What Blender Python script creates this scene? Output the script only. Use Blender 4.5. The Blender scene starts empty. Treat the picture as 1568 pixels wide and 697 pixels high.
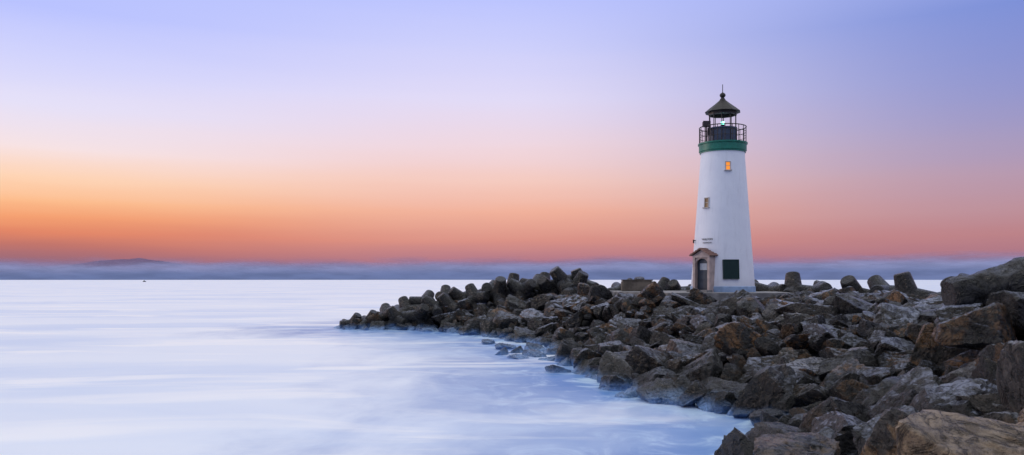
import bpy, bmesh, math, random
import numpy as np
from mathutils import Vector, Matrix, Euler, noise as mn

random.seed(11); rng = np.random.default_rng(11)
scene = bpy.context.scene
COL = scene.collection

# ------------------------------------------------------------ helpers
def lin(c):
    out = []
    for v in c:
        v /= 255.0
        out.append(v/12.92 if v <= 0.04045 else ((v+0.055)/1.055)**2.4)
    return (out[0], out[1], out[2], 1.0)

def empty(name, loc=(0, 0, 0)):
    e = bpy.data.objects.new(name, None); e.location = loc
    COL.objects.link(e); return e

def obj(name, me, parent=None, mat=None, loc=None, rot=None, smooth=False):
    o = bpy.data.objects.new(name, me); COL.objects.link(o)
    if parent: o.parent = parent
    if mat: 
        if not me.materials: me.materials.append(mat)
    if loc is not None: o.location = loc
    if rot is not None: o.rotation_euler = rot
    if smooth:
        me.polygons.foreach_set("use_smooth", [True]*len(me.polygons))
    return o

def bm_to(name, bm):
    me = bpy.data.meshes.new(name); bm.normal_update(); bm.to_mesh(me); bm.free(); return me

def lathe(name, prof, seg=64, close=False):
    bm = bmesh.new(); rings = []
    for r, z in prof:
        if r < 1e-4:
            rings.append([bm.verts.new((0, 0, z))]); continue
        rings.append([bm.verts.new((r*math.cos(2*math.pi*i/seg), r*math.sin(2*math.pi*i/seg), z)) for i in range(seg)])
    for a, b in zip(rings[:-1], rings[1:]):
        for i in range(seg):
            j = (i+1) % seg
            if len(a) == 1 and len(b) == 1: continue
            if len(a) == 1: bm.faces.new((a[0], b[j], b[i]))
            elif len(b) == 1: bm.faces.new((a[i], a[j], b[0]))
            else: bm.faces.new((a[i], a[j], b[j], b[i]))
    bmesh.ops.recalc_face_normals(bm, faces=bm.faces)
    return bm_to(name, bm)

def add_box(bm, c, s, M=None):
    r = bmesh.ops.create_cube(bm, size=1.0)
    for v in r['verts']:
        v.co = Vector((v.co.x*s[0]+c[0], v.co.y*s[1]+c[1], v.co.z*s[2]+c[2]))
        if M: v.co = M @ v.co
    return r['verts']

def add_cyl(bm, p0, p1, r0, r1, seg=12):
    p0 = Vector(p0); p1 = Vector(p1); d = p1-p0
    q = d.to_track_quat('Z', 'Y').to_matrix()
    A = []; B = []
    for i in range(seg):
        a = 2*math.pi*i/seg; u = q @ Vector((math.cos(a), math.sin(a), 0))
        A.append(bm.verts.new(p0+u*r0)); B.append(bm.verts.new(p1+u*r1))
    for i in range(seg):
        j = (i+1) % seg; bm.faces.new((A[i], A[j], B[j], B[i]))
    bm.faces.new(B); bm.faces.new(A[::-1])

# ------------------------------------------------------------ materials
class NT:
    def __init__(s, name):
        s.m = bpy.data.materials.new(name); s.m.use_nodes = True
        s.t = s.m.node_tree; s.n = s.t.nodes; s.b = s.n["Principled BSDF"]; s.out = s.n["Material Output"]
    def add(s, typ, **kw):
        nd = s.n.new(typ)
        for k, v in kw.items(): setattr(nd, k, v)
        return nd
    def l(s, a, b): s.t.links.new(a, b)
    def noise(s, vec, scale, detail=6, rough=0.6, dist=0.0):
        nd = s.add("ShaderNodeTexNoise"); nd.inputs["Scale"].default_value = scale
        nd.inputs["Detail"].default_value = detail; nd.inputs["Roughness"].default_value = rough
        nd.inputs["Distortion"].default_value = dist
        if vec is not None: s.l(vec, nd.inputs["Vector"])
        return nd.outputs["Fac"]
    def mr(s, v, a, b, c=0.0, d=1.0, smooth=True):
        nd = s.add("ShaderNodeMapRange"); 
        if smooth: nd.interpolation_type = 'SMOOTHSTEP'
        nd.inputs["From Min"].default_value = a; nd.inputs["From Max"].default_value = b
        nd.inputs["To Min"].default_value = c; nd.inputs["To Max"].default_value = d
        s.l(v, nd.inputs["Value"]); return nd.outputs["Result"]
    def mix(s, f, a, b, mode='MIX'):
        nd = s.add("ShaderNodeMix", data_type='RGBA', blend_type=mode)
        for sock, v in ((nd.inputs[0], f), (nd.inputs[6], a), (nd.inputs[7], b)):
            if isinstance(v, (int, float)): sock.default_value = v
            elif isinstance(v, tuple): sock.default_value = v if len(v) == 4 else (*v, 1)
            else: s.l(v, sock)
        return nd.outputs[2]
    def math(s, op, a, b=None, clamp=False):
        nd = s.add("ShaderNodeMath", operation=op); nd.use_clamp = clamp
        for i, v in enumerate((a, b)):
            if v is None: continue
            if isinstance(v, (int, float)): nd.inputs[i].default_value = v
            else: s.l(v, nd.inputs[i])
        return nd.outputs[0]
    def bump(s, h, strength, dist=0.05, normal=None):
        nd = s.add("ShaderNodeBump"); nd.inputs["Strength"].default_value = strength
        nd.inputs["Distance"].default_value = dist; s.l(h, nd.inputs["Height"])
        if normal is not None: s.l(normal, nd.inputs["Normal"])
        return nd.outputs["Normal"]
    def scalevec(s, vec, sc):
        nd = s.add("ShaderNodeMapping"); nd.inputs["Scale"].default_value = sc
        s.l(vec, nd.inputs["Vector"]); return nd.outputs["Vector"]

def simple(name, col, rough=0.5, metal=0.0, var=0.25, scale=3.0, bump=0.15, emit=None, es=0):
    N = NT(name); tc = N.add("ShaderNodeTexCoord").outputs["Object"]
    n = N.noise(tc, scale)
    c2 = tuple(x*(1-var) for x in col[:3])
    N.l(N.mix(N.mr(n, .35, .65), (*c2, 1), (*col[:3], 1)), N.b.inputs["Base Color"])
    N.b.inputs["Roughness"].default_value = rough; N.b.inputs["Metallic"].default_value = metal
    if bump: N.l(N.bump(N.noise(tc, scale*8), bump, .02), N.b.inputs["Normal"])
    if emit:
        N.b.inputs["Emission Color"].default_value = (*emit, 1); N.b.inputs["Emission Strength"].default_value = es
    return N.m

def rock_material(name, dark, mid, ochre, light, skylit=(.30, .335, .44, 1), skylitamt=.95, kmin=.5, kmax=1.3, spec=.6):
    N = NT(name)
    tc = N.add("ShaderNodeTexCoord").outputs["Object"]
    oi = N.add("ShaderNodeObjectInfo")
    geo = N.add("ShaderNodeNewGeometry")
    off = N.add("ShaderNodeVectorMath", operation='MULTIPLY_ADD')
    N.l(oi.outputs["Random"], off.inputs[0]); off.inputs[1].default_value = (37, 51, 23); N.l(tc, off.inputs[2])
    v = off.outputs[0]
    n1 = N.noise(v, .9, 8, .62, .6); n2 = N.noise(v, 3.2, 9, .72); n3 = N.noise(v, 11, 6, .75)
    strat = N.noise(N.scalevec(v, (1.0, 1.0, 3.2)), 1.8, 7, .68, .6)
    vein = N.math('ABSOLUTE', N.math('SUBTRACT', N.noise(v, 1.7, 6, .6, 1.2), .5))
    c = N.mix(N.mr(n2, .42, .58), dark, mid)
    rnd = oi.outputs["Random"]
    och = N.math('MULTIPLY', N.mr(n1, .47, .55), N.mr(rnd, .45, .8, .05, 1.0))
    c = N.mix(och, c, ochre)
    c = N.mix(N.math('MULTIPLY', N.mr(strat, .58, .66), .4), c, light)
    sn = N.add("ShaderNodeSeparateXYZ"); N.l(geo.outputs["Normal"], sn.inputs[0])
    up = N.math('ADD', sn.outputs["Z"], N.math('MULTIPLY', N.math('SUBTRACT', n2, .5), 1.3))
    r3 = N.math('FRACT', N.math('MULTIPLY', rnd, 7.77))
    c = N.mix(N.math('MULTIPLY', N.mr(up, .66, .98, 0, skylitamt), N.mr(r3, .15, .7, .2, 1.0)), c, skylit)  # cool sky highlight painted into the colour of up-facing tops, broken by noise
    c = N.mix(N.mr(n3, .32, .46, .8, 0.0), c, (dark[0]*.5, dark[1]*.5, dark[2]*.5, 1))
    c = N.mix(N.mr(vein, .0, .03, .85, 0.0), c, (dark[0]*.25, dark[1]*.25, dark[2]*.25, 1))
    r2 = N.math('FRACT', N.math('MULTIPLY', rnd, 17.31))
    k = N.mr(r2, 0, 1, kmin, kmax, False)
    kk = N.add("ShaderNodeCombineXYZ"); [N.l(k, kk.inputs[i]) for i in range(3)]
    c = N.mix(1.0, c, kk.outputs[0], 'MULTIPLY')
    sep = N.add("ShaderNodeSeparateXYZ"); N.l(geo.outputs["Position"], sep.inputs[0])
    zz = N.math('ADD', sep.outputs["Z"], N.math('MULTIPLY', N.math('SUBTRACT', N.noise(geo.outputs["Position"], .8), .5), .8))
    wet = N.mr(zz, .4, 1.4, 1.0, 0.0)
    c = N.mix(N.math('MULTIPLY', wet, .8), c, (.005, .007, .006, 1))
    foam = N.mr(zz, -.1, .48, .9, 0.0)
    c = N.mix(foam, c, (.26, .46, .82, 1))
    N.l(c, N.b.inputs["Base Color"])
    N.l(N.mr(n2, .38, .62, .2, .45), N.b.inputs["Roughness"])
    N.b.inputs["Specular IOR Level"].default_value = spec
    b1 = N.bump(n2, .9, .22); b2 = N.bump(n3, .7, .07, b1); b3 = N.bump(strat, .5, .14, b2)
    b4 = N.bump(N.mr(vein, 0, .05), .8, .14, b3)
    N.l(b4, N.b.inputs["Normal"])
    return N.m

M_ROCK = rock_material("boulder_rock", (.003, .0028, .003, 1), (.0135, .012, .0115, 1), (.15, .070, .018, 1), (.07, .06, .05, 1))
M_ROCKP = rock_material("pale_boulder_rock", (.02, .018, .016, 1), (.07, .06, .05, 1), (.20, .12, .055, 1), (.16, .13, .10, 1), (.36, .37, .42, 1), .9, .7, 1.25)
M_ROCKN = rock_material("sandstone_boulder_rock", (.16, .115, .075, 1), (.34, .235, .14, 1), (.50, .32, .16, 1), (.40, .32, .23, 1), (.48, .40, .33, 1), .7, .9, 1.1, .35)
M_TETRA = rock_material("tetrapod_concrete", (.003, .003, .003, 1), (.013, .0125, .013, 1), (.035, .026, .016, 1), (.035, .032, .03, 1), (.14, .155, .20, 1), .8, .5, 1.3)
M_CONC = simple("weathered_concrete", (.27, .26, .25), .7, var=.5, scale=1.2, bump=.4)
M_CORE = simple("core_rubble", (.004, .0035, .0035), .9, scale=1, bump=.5)

# ------------------------------------------------------------ breakwater plan
POLY = np.array([(-13.4, 64), (-10.4, 63.2), (-7.0, 62.5), (-3.5, 58.5), (-.6, 54), (2.3, 47), (3.4, 41), (3.2, 36), (3.7, 30), (5.0, 26.3),
                 (6.2, 23.6), (6.9, 21.6), (6.0, 19), (4.3, 15), (2.6, 10.5), (.6, 6), (-1.5, 2), (-5, -3), (-5, -14), (28, -14), (38, 10), (38, 40),
                 (34, 62), (24, 74), (8, 80), (-6, 77), (-11, 71), (-13.8, 67)], float)
PLATP = np.array([(9.3, 47.4), (12.5, 46.6), (16.8, 47.2), (18.2, 57), (6.4, 57), (6.9, 51.5)], float)
def sdist(x, y, PL=POLY):
    P = np.stack([x, y], -1); d = np.full(x.shape, 1e9); inside = np.zeros(x.shape, bool)
    n = len(PL)
    for i in range(n):
        a = PL[i]; b = PL[(i+1) % n]; e = b-a; w = P-a
        t = np.clip((w @ e)/(e @ e), 0, 1)
        dd = np.hypot(w[..., 0]-t*e[0], w[..., 1]-t*e[1]); d = np.minimum(d, dd)
        c = ((a[1] > y) != (b[1] > y))
        with np.errstate(divide='ignore', invalid='ignore'):
            xi = (b[0]-a[0])*(y-a[1])/(b[1]-a[1]+1e-12)+a[0]
        inside ^= c & (x < xi)
    return np.where(inside, d, -d)
def H(x, y):
    x = np.asarray(x, float); y = np.asarray(y, float)
    s = sdist(x, y)
    slope = np.where(y < 18, .42, .37)
    h = s*slope
    h = np.where(s > 0, 2.75*(1-np.exp(-(np.maximum(h, 0)/2.0)**1.35)), h)
    pd = -sdist(x, y, PLATP)
    w = np.clip(1-pd/5.0, 0, 1); w = w*w*(3-2*w)
    return np.where(s > 0, h+(2.72-h)*w, h)

xs = np.arange(-24, 46, 1.0); ys = np.arange(-20, 90, 1.0)
X, Y = np.meshgrid(xs, ys); Z = np.maximum(H(X, Y)-.45, -1.5)
nx = len(xs); ny = len(ys)
verts = np.stack([X.ravel(), Y.ravel(), Z.ravel()], 1)
faces = [(j*nx+i, j*nx+i+1, (j+1)*nx+i+1, (j+1)*nx+i) for j in range(ny-1) for i in range(nx-1)]
me = bpy.data.meshes.new("breakwater_ground"); me.from_pydata(verts.tolist(), [], faces)
obj("breakwater_ground", me, mat=M_CORE, smooth=True)

# ------------------------------------------------------------ boulders
def rock_mesh(name, seed, sub, nplanes=6, p=80, mat=M_ROCK, rough=1.0, led_amp=.11):
    r = np.random.default_rng(seed)
    bm = bmesh.new(); bmesh.ops.create_icosphere(bm, subdivisions=sub, radius=1.0)
    V = np.array([v.co[:] for v in bm.verts])
    N = r.normal(size=(nplanes, 3)); N /= np.linalg.norm(N, axis=1)[:, None]
    N = np.vstack([N, [[1, 0, 0], [-1, 0, 0], [0, 1, 0], [0, -1, 0], [0, 0, 1], [0, 0, -1]]+r.normal(0, .26, (6, 3))])
    N /= np.linalg.norm(N, axis=1)[:, None]
    D = r.uniform(.58, 1.0, len(N))
    q = np.maximum(V @ N.T, 0)/D
    rad = (q**p).sum(1)**(-1/p)
    rad = np.minimum(rad, 1.45)
    V = V*rad[:, None]
    V *= np.array([r.uniform(1.1, 1.5), r.uniform(.85, 1.1), r.uniform(.55, .85)])
    off = Vector((seed*3.1, seed*1.7, 0))
    for v, c in zip(bm.verts, V):
        c = Vector(c); n = c.normalized()
        f = mn.fractal(c*1.5+off, 1.0, 2.0, 4)*.045
        t = c.z*3.2+c.x*1.2+mn.noise(c*1.1+off)*1.8
        led = abs((t % 1.0)-.5)*led_amp
        g = (1-abs(mn.noise(c*2.6+off*2))*2)**3
        h = mn.fractal(c*6+off, .8, 2.0, 5)*.022
        v.co = c+n*(f-led-max(g, 0)*.05+h)*rough
    me = bm_to(name, bm); me.materials.append(mat)
    me.polygons.foreach_set("use_smooth", [True]*len(me.polygons))
    try: me.set_sharp_from_angle(angle=math.radians(20))
    except Exception: pass
    return me

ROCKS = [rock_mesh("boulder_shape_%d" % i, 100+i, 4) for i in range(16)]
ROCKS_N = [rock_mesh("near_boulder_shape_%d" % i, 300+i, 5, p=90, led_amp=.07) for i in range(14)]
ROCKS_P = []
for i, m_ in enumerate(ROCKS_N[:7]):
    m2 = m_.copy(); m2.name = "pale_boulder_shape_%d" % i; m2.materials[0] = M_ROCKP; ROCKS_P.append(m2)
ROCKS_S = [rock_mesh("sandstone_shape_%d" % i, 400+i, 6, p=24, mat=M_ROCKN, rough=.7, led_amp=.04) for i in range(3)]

pile = empty("breakwater_boulders")
cnt = 0
def put_rock(me, x, y, z, s, rot):
    global cnt
    cnt += 1
    o = bpy.data.objects.new("boulder_%d" % cnt, me); COL.objects.link(o)
    o.parent = pile; o.location = (x, y, z); o.scale = (s, s, s); o.rotation_euler = rot
    return o

cell = {}
def ok(x, y, s, k=.80):
    cx, cy = int(x//2), int(y//2)
    for i in range(cx-1, cx+2):
        for j in range(cy-1, cy+2):
            for (a, b, t) in cell.get((i, j), ()):
                if (a-x)**2+(b-y)**2 < (k*(s+t))**2: return False
    return True
def reg(x, y, s):
    cell.setdefault((int(x//2), int(y//2)), []).append((x, y, s))
hero = [(ROCKS_S[0], 4.7, 7.5, 2.1, .9, (.1, -.05, .4)), (ROCKS_P[3], 3.3, 9.3, 1.4, .62, (.1, .2, 2.0)),
        (ROCKS_S[2], 6.7, 9.6, 2.15, .7, (-.2, .1, 1.0)), (ROCKS_P[1], 5.3, 10.6, 1.75, .68, (.1, .1, 4)), (ROCKS_P[5], 4.2, 11.2, 1.45, .6, (.2, .1, 1))]
for me_, x, y, z, s, r in hero:
    put_rock(me_, x, y, z, s, r); reg(x, y, s*.9)

N_C = 40000
cx = rng.uniform(-17, 40, N_C); cy = rng.uniform(1, 80, N_C)
S = sdist(cx, cy); HH = H(cx, cy); PD = sdist(cx, cy, PLATP)
for k in range(N_C):
    x, y, s_, h = cx[k], cy[k], S[k], HH[k]
    if s_ < -.2 or s_ > 22: continue
    if PD[k] > -.45: continue
    if x/max(y, .1) > .95 or y < 3.5: continue
    big = k < 9000
    s = random.choice([random.uniform(.5, .8), random.uniform(.75, 1.1)]) if big else random.uniform(.26, .5)
    if y < 13: s *= .8
    if y < 7.5 and h > 1.9: continue
    if not ok(x, y, s, .66 if big else .60): continue
    reg(x, y, s)
    me_ = random.choice(ROCKS_N if y < 36 else ROCKS)
    if y < 36 and random.random() < (.55 if y < 16 else .14): me_ = random.choice(ROCKS_P)
    z = h-.1+random.uniform(-.2, .3) - (0.0 if big else -.12)
    if h > 2.45: z -= .1
    if PD[k] > -2.2: z = min(z, 2.85-.3*s)
    put_rock(me_, x, y, z, s, (random.gauss(0, .45), random.gauss(0, .45), random.uniform(0, 6.28)))
for x, y, s in [(.4, 40.5, .6), (1.3, 41.5, .75), (1.9, 39.5, .55), (-.6, 42.5, .5), (2.2, 42.8, .8), (1.2, 44.3, .65), (2.4, 37.2, .55), (-.3, 46, .6), (-1.5, 49.5, .6), (4.0, 27.2, .6), (.2, 43.6, .5), (2.0, 34.5, .5), (2.7, 45.0, .8)]:
    put_rock(random.choice(ROCKS), x, y, -.12, s, (random.gauss(0, .2), random.gauss(0, .2), random.uniform(0, 6)))
for x, y, z, s in [(11.9, 21.0, 2.95, .75), (13.4, 20.4, 3.0, .9), (14.6, 22.5, 3.1, 1.0), (12.9, 22.6, 3.0, .8), (11.3, 19.6, 2.7, .8)]:
    put_rock(random.choice(ROCKS_N), x, y, z, s, (random.gauss(0, .2), random.gauss(0, .2), random.uniform(0, 6)))
# rocks bedding the tetrapods at the head of the breakwater
for i in range(26):
    t = i/25; x = -8+15*t
    put_rock(random.choice(ROCKS), x, 65.2+random.uniform(-1, 1.4), .9+2.0*min(1, t*1.35)+random.uniform(-.2, .2), random.uniform(.75, 1.05), (random.gauss(0, .4), random.gauss(0, .4), random.uniform(0, 6)))
print("boulders", cnt)

# ------------------------------------------------------------ tetrapods
def tetra_mesh(name, L=1.75, r0=.78, r1=.52, core=1.02):
    bm = bmesh.new()
    dirs = [Vector((0, 0, 1))]+[Vector((math.cos(a)*.943, math.sin(a)*.943, -.333)) for a in (0, 2.094, 4.189)]
    for d in dirs:
        add_cyl(bm, (0, 0, 0), d*(L-.08), r0, r1+.02, 28)
        add_cyl(bm, d*(L-.078), d*L, r1+.02, r1-.05, 28)
    bmesh.ops.create_icosphere(bm, subdivisions=3, radius=r0*core)
    me = bm_to(name, bm); me.materials.append(M_TETRA)
    me.polygons.foreach_set("use_smooth", [True]*len(me.polygons))
    try: me.set_sharp_from_angle(angle=math.radians(40))
    except Exception: pass
    return me
TET = tetra_mesh("tetrapod_shape")
tp = empty("concrete_tetrapod_pile")
tets = [(-13.0, 65.0, .3, .6), (-11.6, 64.6, .5, .62), (-10.3, 65.4, .95, .7), (-9.3, 64.2, .7, .68), (-8.6, 65.6, 1.35, .75), (-7.6, 64.2, 1.0, .75), (-7.3, 66.4, 2.0, .75),
        (-6.2, 64.8, 1.6, .75), (-5.6, 66.8, 2.3, .75), (-5.0, 64.6, 1.7, .75), (-4.1, 66.2, 2.3, .75), (-3.0, 65.2, 2.4, .75), (-2.0, 66.0, 2.8, .8),
        (-1.0, 64.8, 2.9, .8), (0.0, 65.8, 3.1, .8), (.9, 64.3, 3.0, .8), (1.9, 65.0, 3.3, .8), (3.0, 64.0, 3.2, .8), (4.2, 63.6, 3.65, .85), (5.1, 62.8, 3.3, .8), (5.6, 63.8, 3.5, .8), (3.9, 64.9, 3.1, .85), (4.6, 62.4, 2.8, .8),
        (2.6, 66.5, 3.2, .8), (-9.9, 67, 1.0, .75), (8.3, 60.5, 3.05, .72), (9.6, 60.0, 2.95, .7), (11.0, 59.5, 3.0, .7), (12.2, 59.0, 2.9, .72), (16.2, 56.8, 3.3, .85)]
for i, (x, y, z, s) in enumerate(tets):
    o = obj("tetrapod_%d" % (i+1), TET, tp)
    o.location = (x, y, z); o.scale = (s, s, s)
    o.rotation_euler = (random.uniform(-.9, .9), random.uniform(-.9, .9), random.uniform(0, 6.28))
for i, (x, y, z, s) in enumerate([(17.6, 54.5, 2.95, .8), (18.9, 53.5, 3.0, .85), (20.2, 53, 2.95, .8), (22.0, 51, 2.9, .85), (23.4, 50, 3.0, .85), (21.9, 44, 3.0, .8), (23.5, 42, 2.9, .8), (20.3, 36, 3.0, .7)]):
    o = obj("tetrapod_far_%d" % (i+1), TET, tp)
    o.location = (x, y, z); o.scale = (s, s, s)
    o.rotation_euler = (math.pi/2+random.uniform(-.45, .25), random.uniform(-.5, .5), random.uniform(0, 6.28))
def weathered_tetra():
    bm = bmesh.new()
    L_, r0, r1 = 3.5, .84, .40
    dirs = [Vector((0, 0, 1))]+[Vector((math.cos(a)*.943, math.sin(a)*.943, -.333)) for a in (0, 2.094, 4.189)]
    for d in dirs:
        q = d.to_track_quat('Z', 'Y').to_matrix(); rings = []
        for k in range(41):
            t = k/40; rr = r0+(r1-r0)*t
            if k == 40: rr *= .86
            ring = []
            for i in range(40):
                a = 2*math.pi*i/40
                pnt = q @ Vector((math.cos(a)*rr, math.sin(a)*rr, t*L_))
                nn_ = q @ Vector((math.cos(a), math.sin(a), 0))
                pnt += nn_*(mn.fractal(pnt*1.4, 1.0, 2.0, 5)*.10-max(0, mn.noise(pnt*2.2))*.2)
                ring.append(bm.verts.new(pnt))
            rings.append(ring)
        for A, B in zip(rings[:-1], rings[1:]):
            for i in range(40):
                j = (i+1) % 40; bm.faces.new((A[i], A[j], B[j], B[i]))
        bm.faces.new(rings[-1])
    bmesh.ops.create_icosphere(bm, subdivisions=4, radius=.84)
    me = bm_to("large_tetrapod_shape", bm); me.materials.append(M_TETRA)
    me.polygons.foreach_set("use_smooth", [True]*len(me.polygons))
    me.set_sharp_from_angle(angle=math.radians(35))
    return me
o = obj("concrete_tetrapod", weathered_tetra())
base = Vector((-1, -.05, -.16)).to_track_quat('Z', 'Y')
best = max((i*.05 for i in range(126)), key=lambda r: ((base @ Euler((0, 0, r)).to_quaternion()) @ Vector((.943, 0, -.333))).z)
o.rotation_mode = 'QUATERNION'; o.rotation_quaternion = base @ Euler((0, 0, best)).to_quaternion(); o.location = (15.2, 21.6, 4.12)

# ------------------------------------------------------------ platform, wall, slab
def slab(name, c, s, bev=.05, mat=M_CONC, parts=None):
    bm = bmesh.new(); add_box(bm, (0, 0, 0), s)
    if parts:
        for pc, ps in parts: add_box(bm, pc, ps)
    bmesh.ops.bevel(bm, geom=bm.edges[:], offset=bev, segments=2, affect='EDGES')
    me = bm_to(name, bm); return obj(name, me, mat=mat, loc=c)
bm = bmesh.new()
lo = [bm.verts.new((x, y, 2.6)) for x, y in PLATP]; hi = [bm.verts.new((x, y, 3.2)) for x, y in PLATP]
bm.faces.new(hi); bm.faces.new(lo[::-1])
for i in range(6): bm.faces.new((lo[i], lo[(i+1) % 6], hi[(i+1) % 6], hi[i]))
bmesh.ops.recalc_face_normals(bm, faces=bm.faces)
bmesh.ops.bevel(bm, geom=[e for e in bm.edges if e.verts[0].co.z > 3 and e.verts[1].co.z > 3], offset=.05, segments=2, affect='EDGES')
obj("concrete_platform", bm_to("concrete_platform", bm), mat=M_CONC)
slab("concrete_block_wall", (8.55, 54.5, 3.55), (2.0, .5, .72), .03, simple("wall_concrete", (.17, .14, .105), .8, var=.5, scale=2, bump=.5),
     parts=[((0, 0, .40), (2.12, .62, .09)), ((-.99, -.02, -.02), (.14, .6, .7)), ((.99, -.02, -.02), (.14, .6, .7))])
slab("walkway", (24, 38, 2.75), (4, 36, .4), .05, M_CONC)

# ------------------------------------------------------------ lighthouse
LX, LY, LZ = 13.62, 51.5, 3.2
lh = empty("lighthouse", (LX, LY, LZ))
N = NT("white_tower_paint")
tc = N.add("ShaderNodeTexCoord").outputs["Object"]
st = N.noise(N.scalevec(tc, (3, 3, .35)), 1.5, 8, .65); bl = N.noise(tc, 1.2, 6)
c = N.mix(N.mr(st, .5, .78, 0, .5), (.78, .80, .86, 1), (.56, .57, .62, 1))
c = N.mix(N.mr(bl, .4, .7, 0, .3), c, (.64, .66, .75, 1))
sp = N.add("ShaderNodeSeparateXYZ"); N.l(tc, sp.inputs[0])
dz = N.math('ADD', sp.outputs["Z"], N.math('MULTIPLY', bl, .7))
c = N.mix(N.mr(dz, .5, 1.5, .4, 0), c, (.47, .47, .48, 1))
N.l(c, N.b.inputs["Base Color"]); N.b.inputs["Roughness"].default_value = .55
N.l(N.bump(N.noise(tc, 9, 8), .3, .03), N.b.inputs["Normal"]); M_WHITE = N.m
M_GREEN = simple("green_paint", (.006, .17, .115), .45, scale=4, bump=.1)
M_DRUM = simple("lantern_slate_paint", (.045, .065, .11), .4, scale=4, bump=.1)
M_IRON = simple("dark_iron", (.025, .016, .014), .5, scale=6, bump=.1)
M_ROOF = simple("roof_metal", (.012, .008, .009), .55, scale=4, bump=.15)
M_BLUEBASE = simple("plinth_paint", (.30, .42, .60), .6, scale=2)
M_TRIM = simple("door_trim", (.50, .39, .35), .6)
M_TILE = simple("porch_roof_tile", (.26, .14, .11), .7, scale=8, bump=.4)
M_DOOR = simple("door_paint", (.035, .05, .07), .4)
M_PLQ = simple("bronze_plaque", (.006, .03, .022), .35, metal=.3, scale=9, bump=.4)
M_LIT = simple("lit_window_glass", (.5, .2, .03), .3, bump=0, emit=(1.0, .30, .015), es=.85)
M_WARM = simple("dim_window_glass", (.12, .08, .04), .3, bump=0, emit=(1.0, .5, .15), es=.07)
M_LAMP = simple("beacon_glow", (.1, .5, .4), .3, bump=0, emit=(.25, 1.0, .75), es=5)
M_PALE = simple("pale_frame", (.48, .44, .42), .6)
M_LETTER = simple("letter_paint", (.12, .11, .12), .6)

def R(z): return 2.0+(1.37-2.0)*(z-.36)/(8.95-.36)
obj("tower_wall", lathe("tower_wall", [(R(.36), .36)]+[(R(z), z) for z in np.linspace(.8, 8.7, 16)]+[(1.39, 8.95)], 96), lh, M_WHITE, smooth=True)
obj("plinth", lathe("plinth", [(2.05, -.02), (2.05, .33), (2.02, .37), (1.9, .37)], 96), lh, M_BLUEBASE, smooth=False)
obj("gallery_ring", lathe("gallery_ring", [(1.3, 8.94), (1.45, 8.94), (1.45, 9.02), (1.5, 9.05), (1.5, 9.45), (1.56, 9.48), (1.56, 9.57), (.2, 9.57)], 64), lh, M_GREEN)
obj("lantern_base", lathe("lantern_base", [(.93, 9.572), (.93, 9.64), (.9, 9.65), (.9, 10.46), (.95, 10.48), (.95, 10.56), (.0, 10.56)], 10), lh, M_DRUM)
bm = bmesh.new()
for i in range(10):
    a = 2*math.pi*(i)/10
    add_cyl(bm, (.86*math.cos(a), .86*math.sin(a), 9.66), (.86*math.cos(a), .86*math.sin(a), 11.56), .028, .028, 8)
    add_cyl(bm, (.91*math.cos(a), .91*math.sin(a), 9.66), (.91*math.cos(a), .91*math.sin(a), 10.45), .03, .03, 8)
obj("lantern_posts", bm_to("lantern_posts", bm), lh, M_IRON)
obj("lantern_cornice", lathe("lantern_cornice", [(.8, 11.4), (.92, 11.4), (.92, 11.56), (.8, 11.56), (.8, 11.4)], 10), lh, M_IRON)
obj("roof", lathe("roof", [(0, 11.562), (1.12, 11.562), (1.15, 11.60), (.86, 11.84), (.5, 12.12), (.22, 12.36), (.13, 12.5), (.1, 12.56), (.17, 12.62), (.2, 12.70), (.17, 12.79), (.06, 12.87), (.025, 12.9), (.022, 13.4), (0, 13.42)], 10), lh, M_ROOF)
obj("beacon_stand", lathe("beacon_stand", [(.16, 10.562), (.10, 10.6), (.07, 10.72), (.14, 10.76), (.14, 10.8), (0, 10.8)], 16), lh, M_IRON)
obj("beacon_lamp", lathe("beacon_lamp", [(0, 10.802), (.09, 10.81), (.11, 10.9), (.09, 11.0), (0, 11.02)], 16), lh, M_LAMP, smooth=True)
bm = bmesh.new()
for i in range(20):
    a = 2*math.pi*(i+.5)/20; x, y = 1.47*math.cos(a), 1.47*math.sin(a)
    add_cyl(bm, (x, y, 9.575), (x, y, 10.6), .022, .022, 8)
for zr, rr in ((10.6, .032), (10.28, .016), (9.95, .016)):
    for i in range(40):
        a, b = 2*math.pi*i/40, 2*math.pi*(i+1)/40
        add_cyl(bm, (1.47*math.cos(a), 1.47*math.sin(a), zr), (1.47*math.cos(b), 1.47*math.sin(b), zr), rr, rr, 6)
obj("gallery_railing", bm_to("gallery_railing", bm), lh, M_IRON)
bm = bmesh.new()
add_box(bm, (-1.2, -.55, 10.72), (.42, .34, .32)); add_box(bm, (-1.2, -.73, 10.72), (.48, .05, .38))
add_cyl(bm, (-1.2, -.55, 9.58), (-1.2, -.55, 10.56), .05, .05, 8)
add_box(bm, (-.98, -.3, 10.3), (.14, .14, .5))
obj("fog_signal", bm_to("fog_signal", bm), lh, M_IRON)

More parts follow.
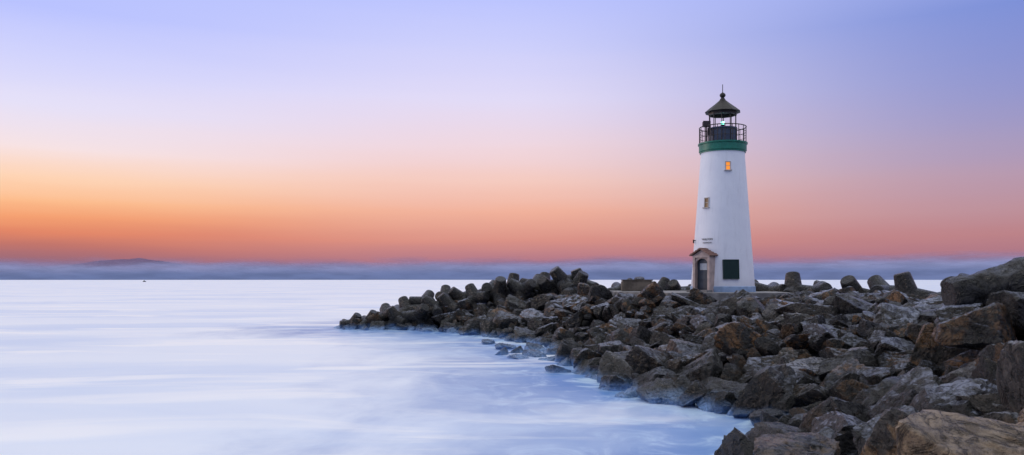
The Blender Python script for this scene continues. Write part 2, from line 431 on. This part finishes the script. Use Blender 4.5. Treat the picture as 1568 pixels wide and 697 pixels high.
def frame(azdeg, z, extra=0.0, tilt=True):
    a = math.radians(azdeg); out = Vector((-math.sin(a), -math.cos(a), 0)); right = Vector((math.cos(a), -math.sin(a), 0))
    up = Vector((0, 0, 1))
    M = Matrix((right, -out, up)).transposed().to_4x4()
    if tilt: M = M @ Matrix.Rotation(-math.atan(.63/8.6), 4, 'X')
    M.translation = out*(R(z)+extra)+Vector((0, 0, z))
    return M
def window(name, az, z, w, h, glass):
    M = frame(az, z)
    bm = bmesh.new()
    t = .05
    add_box(bm, (-w/2-t/2, .02, 0), (t, .14, h), M); add_box(bm, (w/2+t/2, .02, 0), (t, .14, h), M)
    add_box(bm, (0, .02, h/2+t/2), (w+2*t, .16, t), M); add_box(bm, (0, .0, -h/2-t/2), (w+2*t+.12, .26, t), M)
    add_box(bm, (0, .01, .02), (w, .05, .03), M)
    obj(name+"_frame", bm_to(name, bm), lh, M_PALE)
    bm = bmesh.new(); add_box(bm, (0, .06, 0), (w, .12, h), M)
    obj(name+"_glass", bm_to(name+"g", bm), lh, glass)
window("upper_window", 2, 7.93, .24, .5, M_LIT)
window("middle_window", 52, 5.65, .26, .58, M_WARM)
M = frame(0, 1.43, .03)
bm = bmesh.new(); add_box(bm, (0, .03, 0), (.88, .16, 1.1), M)
obj("plaque", bm_to("plaque", bm), lh, M_PLQ)
bm = bmesh.new()
for c_, s_ in [((0, .02, .58), (1.0, .2, .06)), ((0, .02, -.58), (1.0, .2, .06)), ((-.47, .02, 0), (.06, .2, 1.1)), ((.47, .02, 0), (.06, .2, 1.1))]: add_box(bm, c_, s_, M)
for i in range(9): add_box(bm, (0, -.055, .42-i*.105), (.62 if i % 3 else .4, .012, .025), M)
obj("plaque_frame", bm_to("plaque_frame", bm), lh, M_PLQ)
M = frame(48, .0, 0, False); M.translation = Vector((-math.sin(math.radians(48)), -math.cos(math.radians(48)), 0))*1.95
bm = bmesh.new()
for sx in (-1, 1): add_box(bm, (sx*.54, .05, 1.12), (.16, 1.0, 2.24), M)
add_box(bm, (0, .05, 2.24), (1.24, 1.02, .14), M)
for i in range(8):
    a0 = math.pi*i/8; a1 = math.pi*(i+1)/8
    p = [(.455*math.cos(a0), 1.72+.40*math.sin(a0)), (.455*math.cos(a1), 1.72+.40*math.sin(a1)), (.46*math.cos(a1), 2.17), (.46*math.cos(a0), 2.17)]
    vs = [bm.verts.new(M @ Vector((x, yy, z))) for yy in (-.36, -.22) for x, z in p]
    for f in ((0, 1, 2, 3), (7, 6, 5, 4), (0, 4, 5, 1), (1, 5, 6, 2), (2, 6, 7, 3), (3, 7, 4, 0)): bm.faces.new([vs[k] for k in f])
vs = [bm.verts.new(M @ Vector((x, yy, z))) for yy in (-.40, .4) for x, z in ((-.6, 2.31), (.6, 2.31), (0, 2.66))]
bm.faces.new(vs[:3]); bm.faces.new(vs[3:][::-1])
obj("porch_walls", bm_to("porch", bm), lh, M_TRIM)
bm = bmesh.new()
for sx in (-1, 1):
    MM = M @ Matrix.Translation((sx*.38, .0, 2.53)) @ Matrix.Rotation(sx*math.radians(29), 4, 'Y')
    add_box(bm, (0, 0, 0), (.92, 1.2, .07), MM)
    for k in range(4): add_box(bm, (-.32+.21*k, 0, .05), (.05, 1.18, .03), MM)
obj("porch_roof", bm_to("porch_roof", bm), lh, M_TILE)
bm = bmesh.new()
add_box(bm, (0, -.12, 1.05), (.92, .06, 2.1), M)
for zz_ in (.45, 1.0): add_box(bm, (0, -.16, zz_), (.62, .03, .4), M)
obj("door", bm_to("door", bm), lh, M_DOOR)
bm = bmesh.new(); add_box(bm, (0, -.165, 1.6), (.5, .03, .42), M); add_cyl(bm, M @ Vector((.36, -.16, 1.1)), M @ Vector((.36, -.26, 1.1)), .04, .04, 8)
obj("door_window", bm_to("door_window", bm), lh, simple("pale_glass", (.45, .5, .55), .15, bump=0))
bm = bmesh.new(); add_box(bm, (0, -.62, .07), (1.5, .6, .14), M)
obj("door_step", bm_to("door_step", bm), lh, M_CONC)
for i, t in enumerate(("WALTON", "LIGHTHOUSE")):
    cu = bpy.data.curves.new("lettering", 'FONT'); cu.body = t; cu.size = .18 if i == 0 else .11; cu.align_x = 'CENTER'; cu.extrude = .008
    o = bpy.data.objects.new("lettering_%d" % (i+1), cu); COL.objects.link(o); o.parent = lh
    cu.materials.append(M_LETTER)
    o.matrix_local = frame(46, 3.28-.2*i, .035) @ Matrix.Rotation(math.pi/2, 4, 'X')
bm = bmesh.new(); M = frame(86, 3.3, 0)
add_box(bm, (0, -.06, 0), (.04, .14, .04), M); add_box(bm, (0, -.12, -.08), (.08, .08, .18), M); add_box(bm, (0, -.12, .03), (.12, .12, .03), M)
obj("wall_lamp", bm_to("wall_lamp", bm), lh, M_IRON)

# ------------------------------------------------------------ water
def axis(lo, hi, step, far):
    a = list(np.arange(lo, hi+.01, step)); r = []; d = step*2; v = hi
    while v < far: v += d; d *= 1.5; r.append(min(v, far))
    l = []; d = step*2; v = lo
    while v > -far: v -= d; d *= 1.5; l.append(max(v, -far))
    return np.array(l[::-1]+a+r)
xs = axis(-50, 45, 1.0, 26000); ys = axis(-15, 95, 1.0, 26000)
X, Y = np.meshgrid(xs, ys); nx, ny = len(xs), len(ys)
verts = np.stack([X.ravel(), Y.ravel(), np.zeros(X.size)], 1)
faces = [(j*nx+i, j*nx+i+1, (j+1)*nx+i+1, (j+1)*nx+i) for j in range(ny-1) for i in range(nx-1)]
me = bpy.data.meshes.new("sea_water"); me.from_pydata(verts.tolist(), [], faces)
at = me.attributes.new("shore", 'FLOAT', 'POINT'); at.data.foreach_set("value", np.clip(-sdist(X, Y), -5, 200).ravel().astype(np.float32))
N = NT("silky_sea_water")
pos = N.add("ShaderNodeNewGeometry").outputs["Position"]
an = N.add("ShaderNodeAttribute"); an.attribute_name = "shore"; sh = an.outputs["Fac"]
nw = N.noise(N.scalevec(pos, (.16, .10, 1)), 1.0, 5, .6, 1.0)
nf = N.noise(N.scalevec(pos, (.55, .45, 1)), 1.0, 7, .65, 1.2)
nl = N.noise(N.scalevec(pos, (.022, .06, 1)), 1.0, 5, .55, .6)
nst = N.noise(N.scalevec(pos, (.07, .19, 1)), 1.0, 5, .55, .9)
d = N.math('ADD', sh, N.math('MULTIPLY', N.math('SUBTRACT', nw, .5), 13.0))
d = N.math('ADD', d, N.math('MULTIPLY', N.math('SUBTRACT', nf, .5), 5))
milk = N.mr(d, -.5, 13.0)
c = N.mix(milk, (.03, .17, .50, 1), (.82, .88, .94, 1))
c = N.mix(N.mr(nl, .44, .66, 0, .55), c, (.48, .63, .87, 1))
c = N.mix(N.mr(nst, .50, .68, 0, .8), c, (.97, .98, .96, 1))
wisp = N.math('MULTIPLY', N.mr(nf, .48, .70, 0, .6), N.mr(sh, 9, 0))
c = N.mix(wisp, c, (.66, .84, 1.0, 1))
edge = N.math('MULTIPLY', N.mr(nf, .38, .6, .1, .85), N.mr(N.math('ADD', sh, N.math('MULTIPLY', N.math('SUBTRACT', nw, .5), 3.0)), 1.6, -.4))
c = N.mix(edge, c, (.66, .86, 1.0, 1))
N.l(c, N.b.inputs["Base Color"])
N.b.inputs["Roughness"].default_value = .36; N.b.inputs["IOR"].default_value = 1.33
N.l(N.bump(nst, .15, .3), N.b.inputs["Normal"])
obj("sea_water", me, mat=N.m)

# ------------------------------------------------------------ fog bank and headland
def arc_strip(name, rad, h, mat, n=160, a0=-75, a1=75, zfun=None, rows=1):
    vs = []; fs = []; 
    for i in range(n+1):
        a = math.radians(a0+(a1-a0)*i/n)
        for k in range(rows+1):
            f = k/rows; z = (h if zfun is None else zfun(math.degrees(a)))*f
            vs.append(((rad+f*h*1.5)*math.sin(a), (rad+f*h*1.5)*math.cos(a), z-2*(k == 0)))
    for i in range(n):
        for k in range(rows):
            b = i*(rows+1)+k; fs.append((b, b+rows+1, b+rows+2, b+1))
    me = bpy.data.meshes.new(name); me.from_pydata(vs, [], fs); return obj(name, me, mat=mat, smooth=True)
def fog_mat(name, col, top, soft, seed, amp):
    N = NT(name); pos = N.add("ShaderNodeNewGeometry").outputs["Position"]
    mp = N.add("ShaderNodeMapping"); mp.inputs["Location"].default_value = (seed, seed*2, seed); mp.inputs["Scale"].default_value = (.0011, .0011, .0065)
    N.l(pos, mp.inputs["Vector"])
    n = N.noise(mp.outputs[0], 1.0, 7, .58, .4)
    sp = N.add("ShaderNodeSeparateXYZ"); N.l(pos, sp.inputs[0])
    z = N.math('ADD', sp.outputs["Z"], N.math('MULTIPLY', N.math('SUBTRACT', n, .5), amp))
    z = N.math('SUBTRACT', z, N.math('MULTIPLY', N.math('ADD', sp.outputs["X"], 1000), .006))
    al = N.mr(z, top-soft, top+soft, 1.0, 0.0)
    n2 = N.noise(mp.outputs[0], 2.3, 6, .6)
    cc = N.mix(N.mr(n2, .35, .65), tuple(x*.82 for x in col)+(1,), (*col, 1))
    N.l(cc, N.b.inputs["Base Color"]); N.b.inputs["Roughness"].default_value = 1; N.b.inputs["Specular IOR Level"].default_value = 0
    N.l(al, N.b.inputs["Alpha"]); return N.m
fogp = empty("fog_bank")
for nm, rad, hh, m in [("fog_far", 10500, 440, fog_mat("fog_far", (.34, .29, .45), 235, 85, 3, 190)),
                       ("fog_mid", 9000, 320, fog_mat("fog_mid", (.37, .39, .59), 160, 50, 9, 150)),
                       ("fog_near", 8000, 240, fog_mat("fog_near", (.21, .26, .44), 95, 50, 17, 90))]:
    o = arc_strip(nm, rad, hh, m); o.parent = fogp
def ridge(deg):
    t = (deg+25.6)
    return 40+192*math.exp(-(t/4.2)**4)+26*math.exp(-((t-.3)/1.6)**2)+9*math.exp(-((t-.5)/.3)**2)+9*mn.noise(Vector((deg*1.3, 0, 0)))+5*mn.noise(Vector((deg*5, 3, 0)))
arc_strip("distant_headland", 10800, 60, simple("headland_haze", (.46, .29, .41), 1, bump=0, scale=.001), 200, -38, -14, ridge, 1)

bm = bmesh.new()
hull = [(-2.6, .9), (-2.6, -.9), (1.2, -.9), (3.0, 0), (1.2, .9)]
A = [bm.verts.new((x*.85, y*.7, -.2)) for x, y in hull]; B = [bm.verts.new((x, y, .9 if x < 2 else 1.3)) for x, y in hull]
for i in range(5): bm.faces.new((A[i], A[(i+1) % 5], B[(i+1) % 5], B[i]))
bm.faces.new(B); bm.faces.new(A[::-1])
add_box(bm, (-.4, 0, 1.6), (1.6, 1.2, 1.4)); add_cyl(bm, (-.2, 0, 2.3), (-.2, 0, 4.4), .06, .04, 6)
bmesh.ops.recalc_face_normals(bm, faces=bm.faces)
obj("fishing_boat", bm_to("fishing_boat", bm), mat=simple("boat_paint", (.03, .03, .04), .6), loc=(-600, 1300, 0))

# ------------------------------------------------------------ world
w = bpy.data.worlds.new("World"); scene.world = w; w.use_nodes = True
T = w.node_tree; nn = T.nodes; L = T.links.new
bg = nn["Background"]
tc = nn.new("ShaderNodeTexCoord"); nv = nn.new("ShaderNodeVectorMath"); nv.operation = 'NORMALIZE'; L(tc.outputs["Generated"], nv.inputs[0])
sp = nn.new("ShaderNodeSeparateXYZ"); L(nv.outputs[0], sp.inputs[0])
def wm(op, a, b=None, clamp=False):
    m = nn.new("ShaderNodeMath"); m.operation = op; m.use_clamp = clamp
    for i, v in enumerate((a, b)):
        if v is None: continue
        if isinstance(v, (int, float)): m.inputs[i].default_value = v
        else: L(v, m.inputs[i])
    return m.outputs[0]
mp = nn.new("ShaderNodeMapping"); mp.inputs["Scale"].default_value = (1.6, 1.6, 22); L(nv.outputs[0], mp.inputs["Vector"])
ns = nn.new("ShaderNodeTexNoise"); ns.inputs["Scale"].default_value = 1.3; ns.inputs["Detail"].default_value = 5; L(mp.outputs[0], ns.inputs["Vector"])
pert = wm('MULTIPLY', wm('SUBTRACT', ns.outputs["Fac"], .5), .022)
zz = wm('ADD', sp.outputs["Z"], pert)
fac = wm('MULTIPLY', zz, 1.4, True)
def ramp(stops):
    r = nn.new("ShaderNodeValToRGB"); e = r.color_ramp.elements
    while len(e) > 1: e.remove(e[-1])
    e[0].position = stops[0][0]*1.4; e[0].color = lin(stops[0][1])
    for p, c in stops[1:]:
        x = e.new(min(p*1.4, 1)); x.color = lin(c)
    L(fac, r.inputs[0]); return r.outputs[0]
zen = [(.40, (182, 194, 253)), (.52, (222, 230, 255)), (.7, (250, 252, 255))]
Lr = ramp([(0, (125, 98, 135)), (.02, (152, 102, 120)), (.036, (190, 112, 105)), (.05, (224, 130, 100)), (.066, (243, 157, 110)), (.086, (251, 186, 138)), (.108, (253, 210, 178)), (.142, (246, 225, 226)), (.188, (228, 223, 247)), (.235, (208, 210, 252)), (.285, (184, 193, 254))]+zen)
Cr = ramp([(0, (145, 108, 145)), (.024, (178, 120, 136)), (.05, (216, 143, 133)), (.085, (240, 176, 154)), (.12, (244, 201, 190)), (.165, (239, 214, 223)), (.22, (225, 218, 246)), (.28, (205, 207, 251)), (.33, (188, 196, 254))]+zen)
Rr = ramp([(0, (140, 102, 138)), (.02, (164, 111, 132)), (.045, (186, 128, 135)), (.075, (187, 143, 155)), (.11, (181, 151, 174)), (.15, (165, 152, 190)), (.19, (147, 149, 203)), (.285, (124, 143, 214))]+zen)
hx = wm('DIVIDE', sp.outputs["X"], wm('SQRT', wm('ADD', wm('MULTIPLY', sp.outputs["X"], sp.outputs["X"]), wm('ADD', wm('MULTIPLY', sp.outputs["Y"], sp.outputs["Y"]), 1e-5))))
def mrw(v, a, b):
    m = nn.new("ShaderNodeMapRange"); m.interpolation_type = 'SMOOTHSTEP'; m.inputs["From Min"].default_value = a; m.inputs["From Max"].default_value = b; L(v, m.inputs["Value"]); return m.outputs[0]
def mixw(f, a, b, mode='MIX'):
    m = nn.new("ShaderNodeMix"); m.data_type = 'RGBA'; m.blend_type = mode
    for s, v in ((m.inputs[0], f), (m.inputs[6], a), (m.inputs[7], b)):
        if isinstance(v, (int, float)): s.default_value = v
        elif isinstance(v, tuple): s.default_value = v
        else: L(v, s)
    return m.outputs[2]
c = mixw(mrw(hx, -.55, -.05), Lr, Cr)
c = mixw(mrw(hx, -.02, .58), c, Rr)
back = ramp([(0, (50, 55, 95)), (.1, (78, 86, 138)), (.25, (132, 142, 206))]+zen)
c = mixw(mrw(sp.outputs["Y"], .25, -.5), c, back)
sky = nn.new("ShaderNodeTexSky"); sky.sky_type = 'NISHITA'; sky.sun_disc = False
sky.sun_elevation = math.radians(9); sky.sun_rotation = math.radians(-75)
c = mixw(.003, c, sky.outputs[0], 'ADD')
L(c, bg.inputs["Color"]); bg.inputs["Strength"].default_value = 1.0

sd = bpy.data.lights.new("sun", 'SUN'); sd.energy = .55; sd.angle = math.radians(8); sd.color = (1, .80, .66)
so = bpy.data.objects.new("sun", sd); COL.objects.link(so)
a = math.radians(-75); e = math.radians(9)
dirv = Vector((math.sin(a)*math.cos(e), math.cos(a)*math.cos(e), math.sin(e)))
so.rotation_euler = (-dirv).to_track_quat('-Z', 'Y').to_euler(); so.location = (-60, 20, 20)

# ------------------------------------------------------------ camera
cd = bpy.data.cameras.new("camera"); cam = bpy.data.objects.new("camera", cd); COL.objects.link(cam)
cam.location = (0, 0, 4.0); cam.rotation_euler = (math.radians(90), 0, 0)
cd.lens = 28; cd.sensor_width = 36; cd.shift_y = .0507; cd.clip_end = 60000; cd.clip_start = .1
scene.camera = cam
scene.view_settings.view_transform = 'Standard'; scene.view_settings.look = 'None'; scene.view_settings.exposure = 0
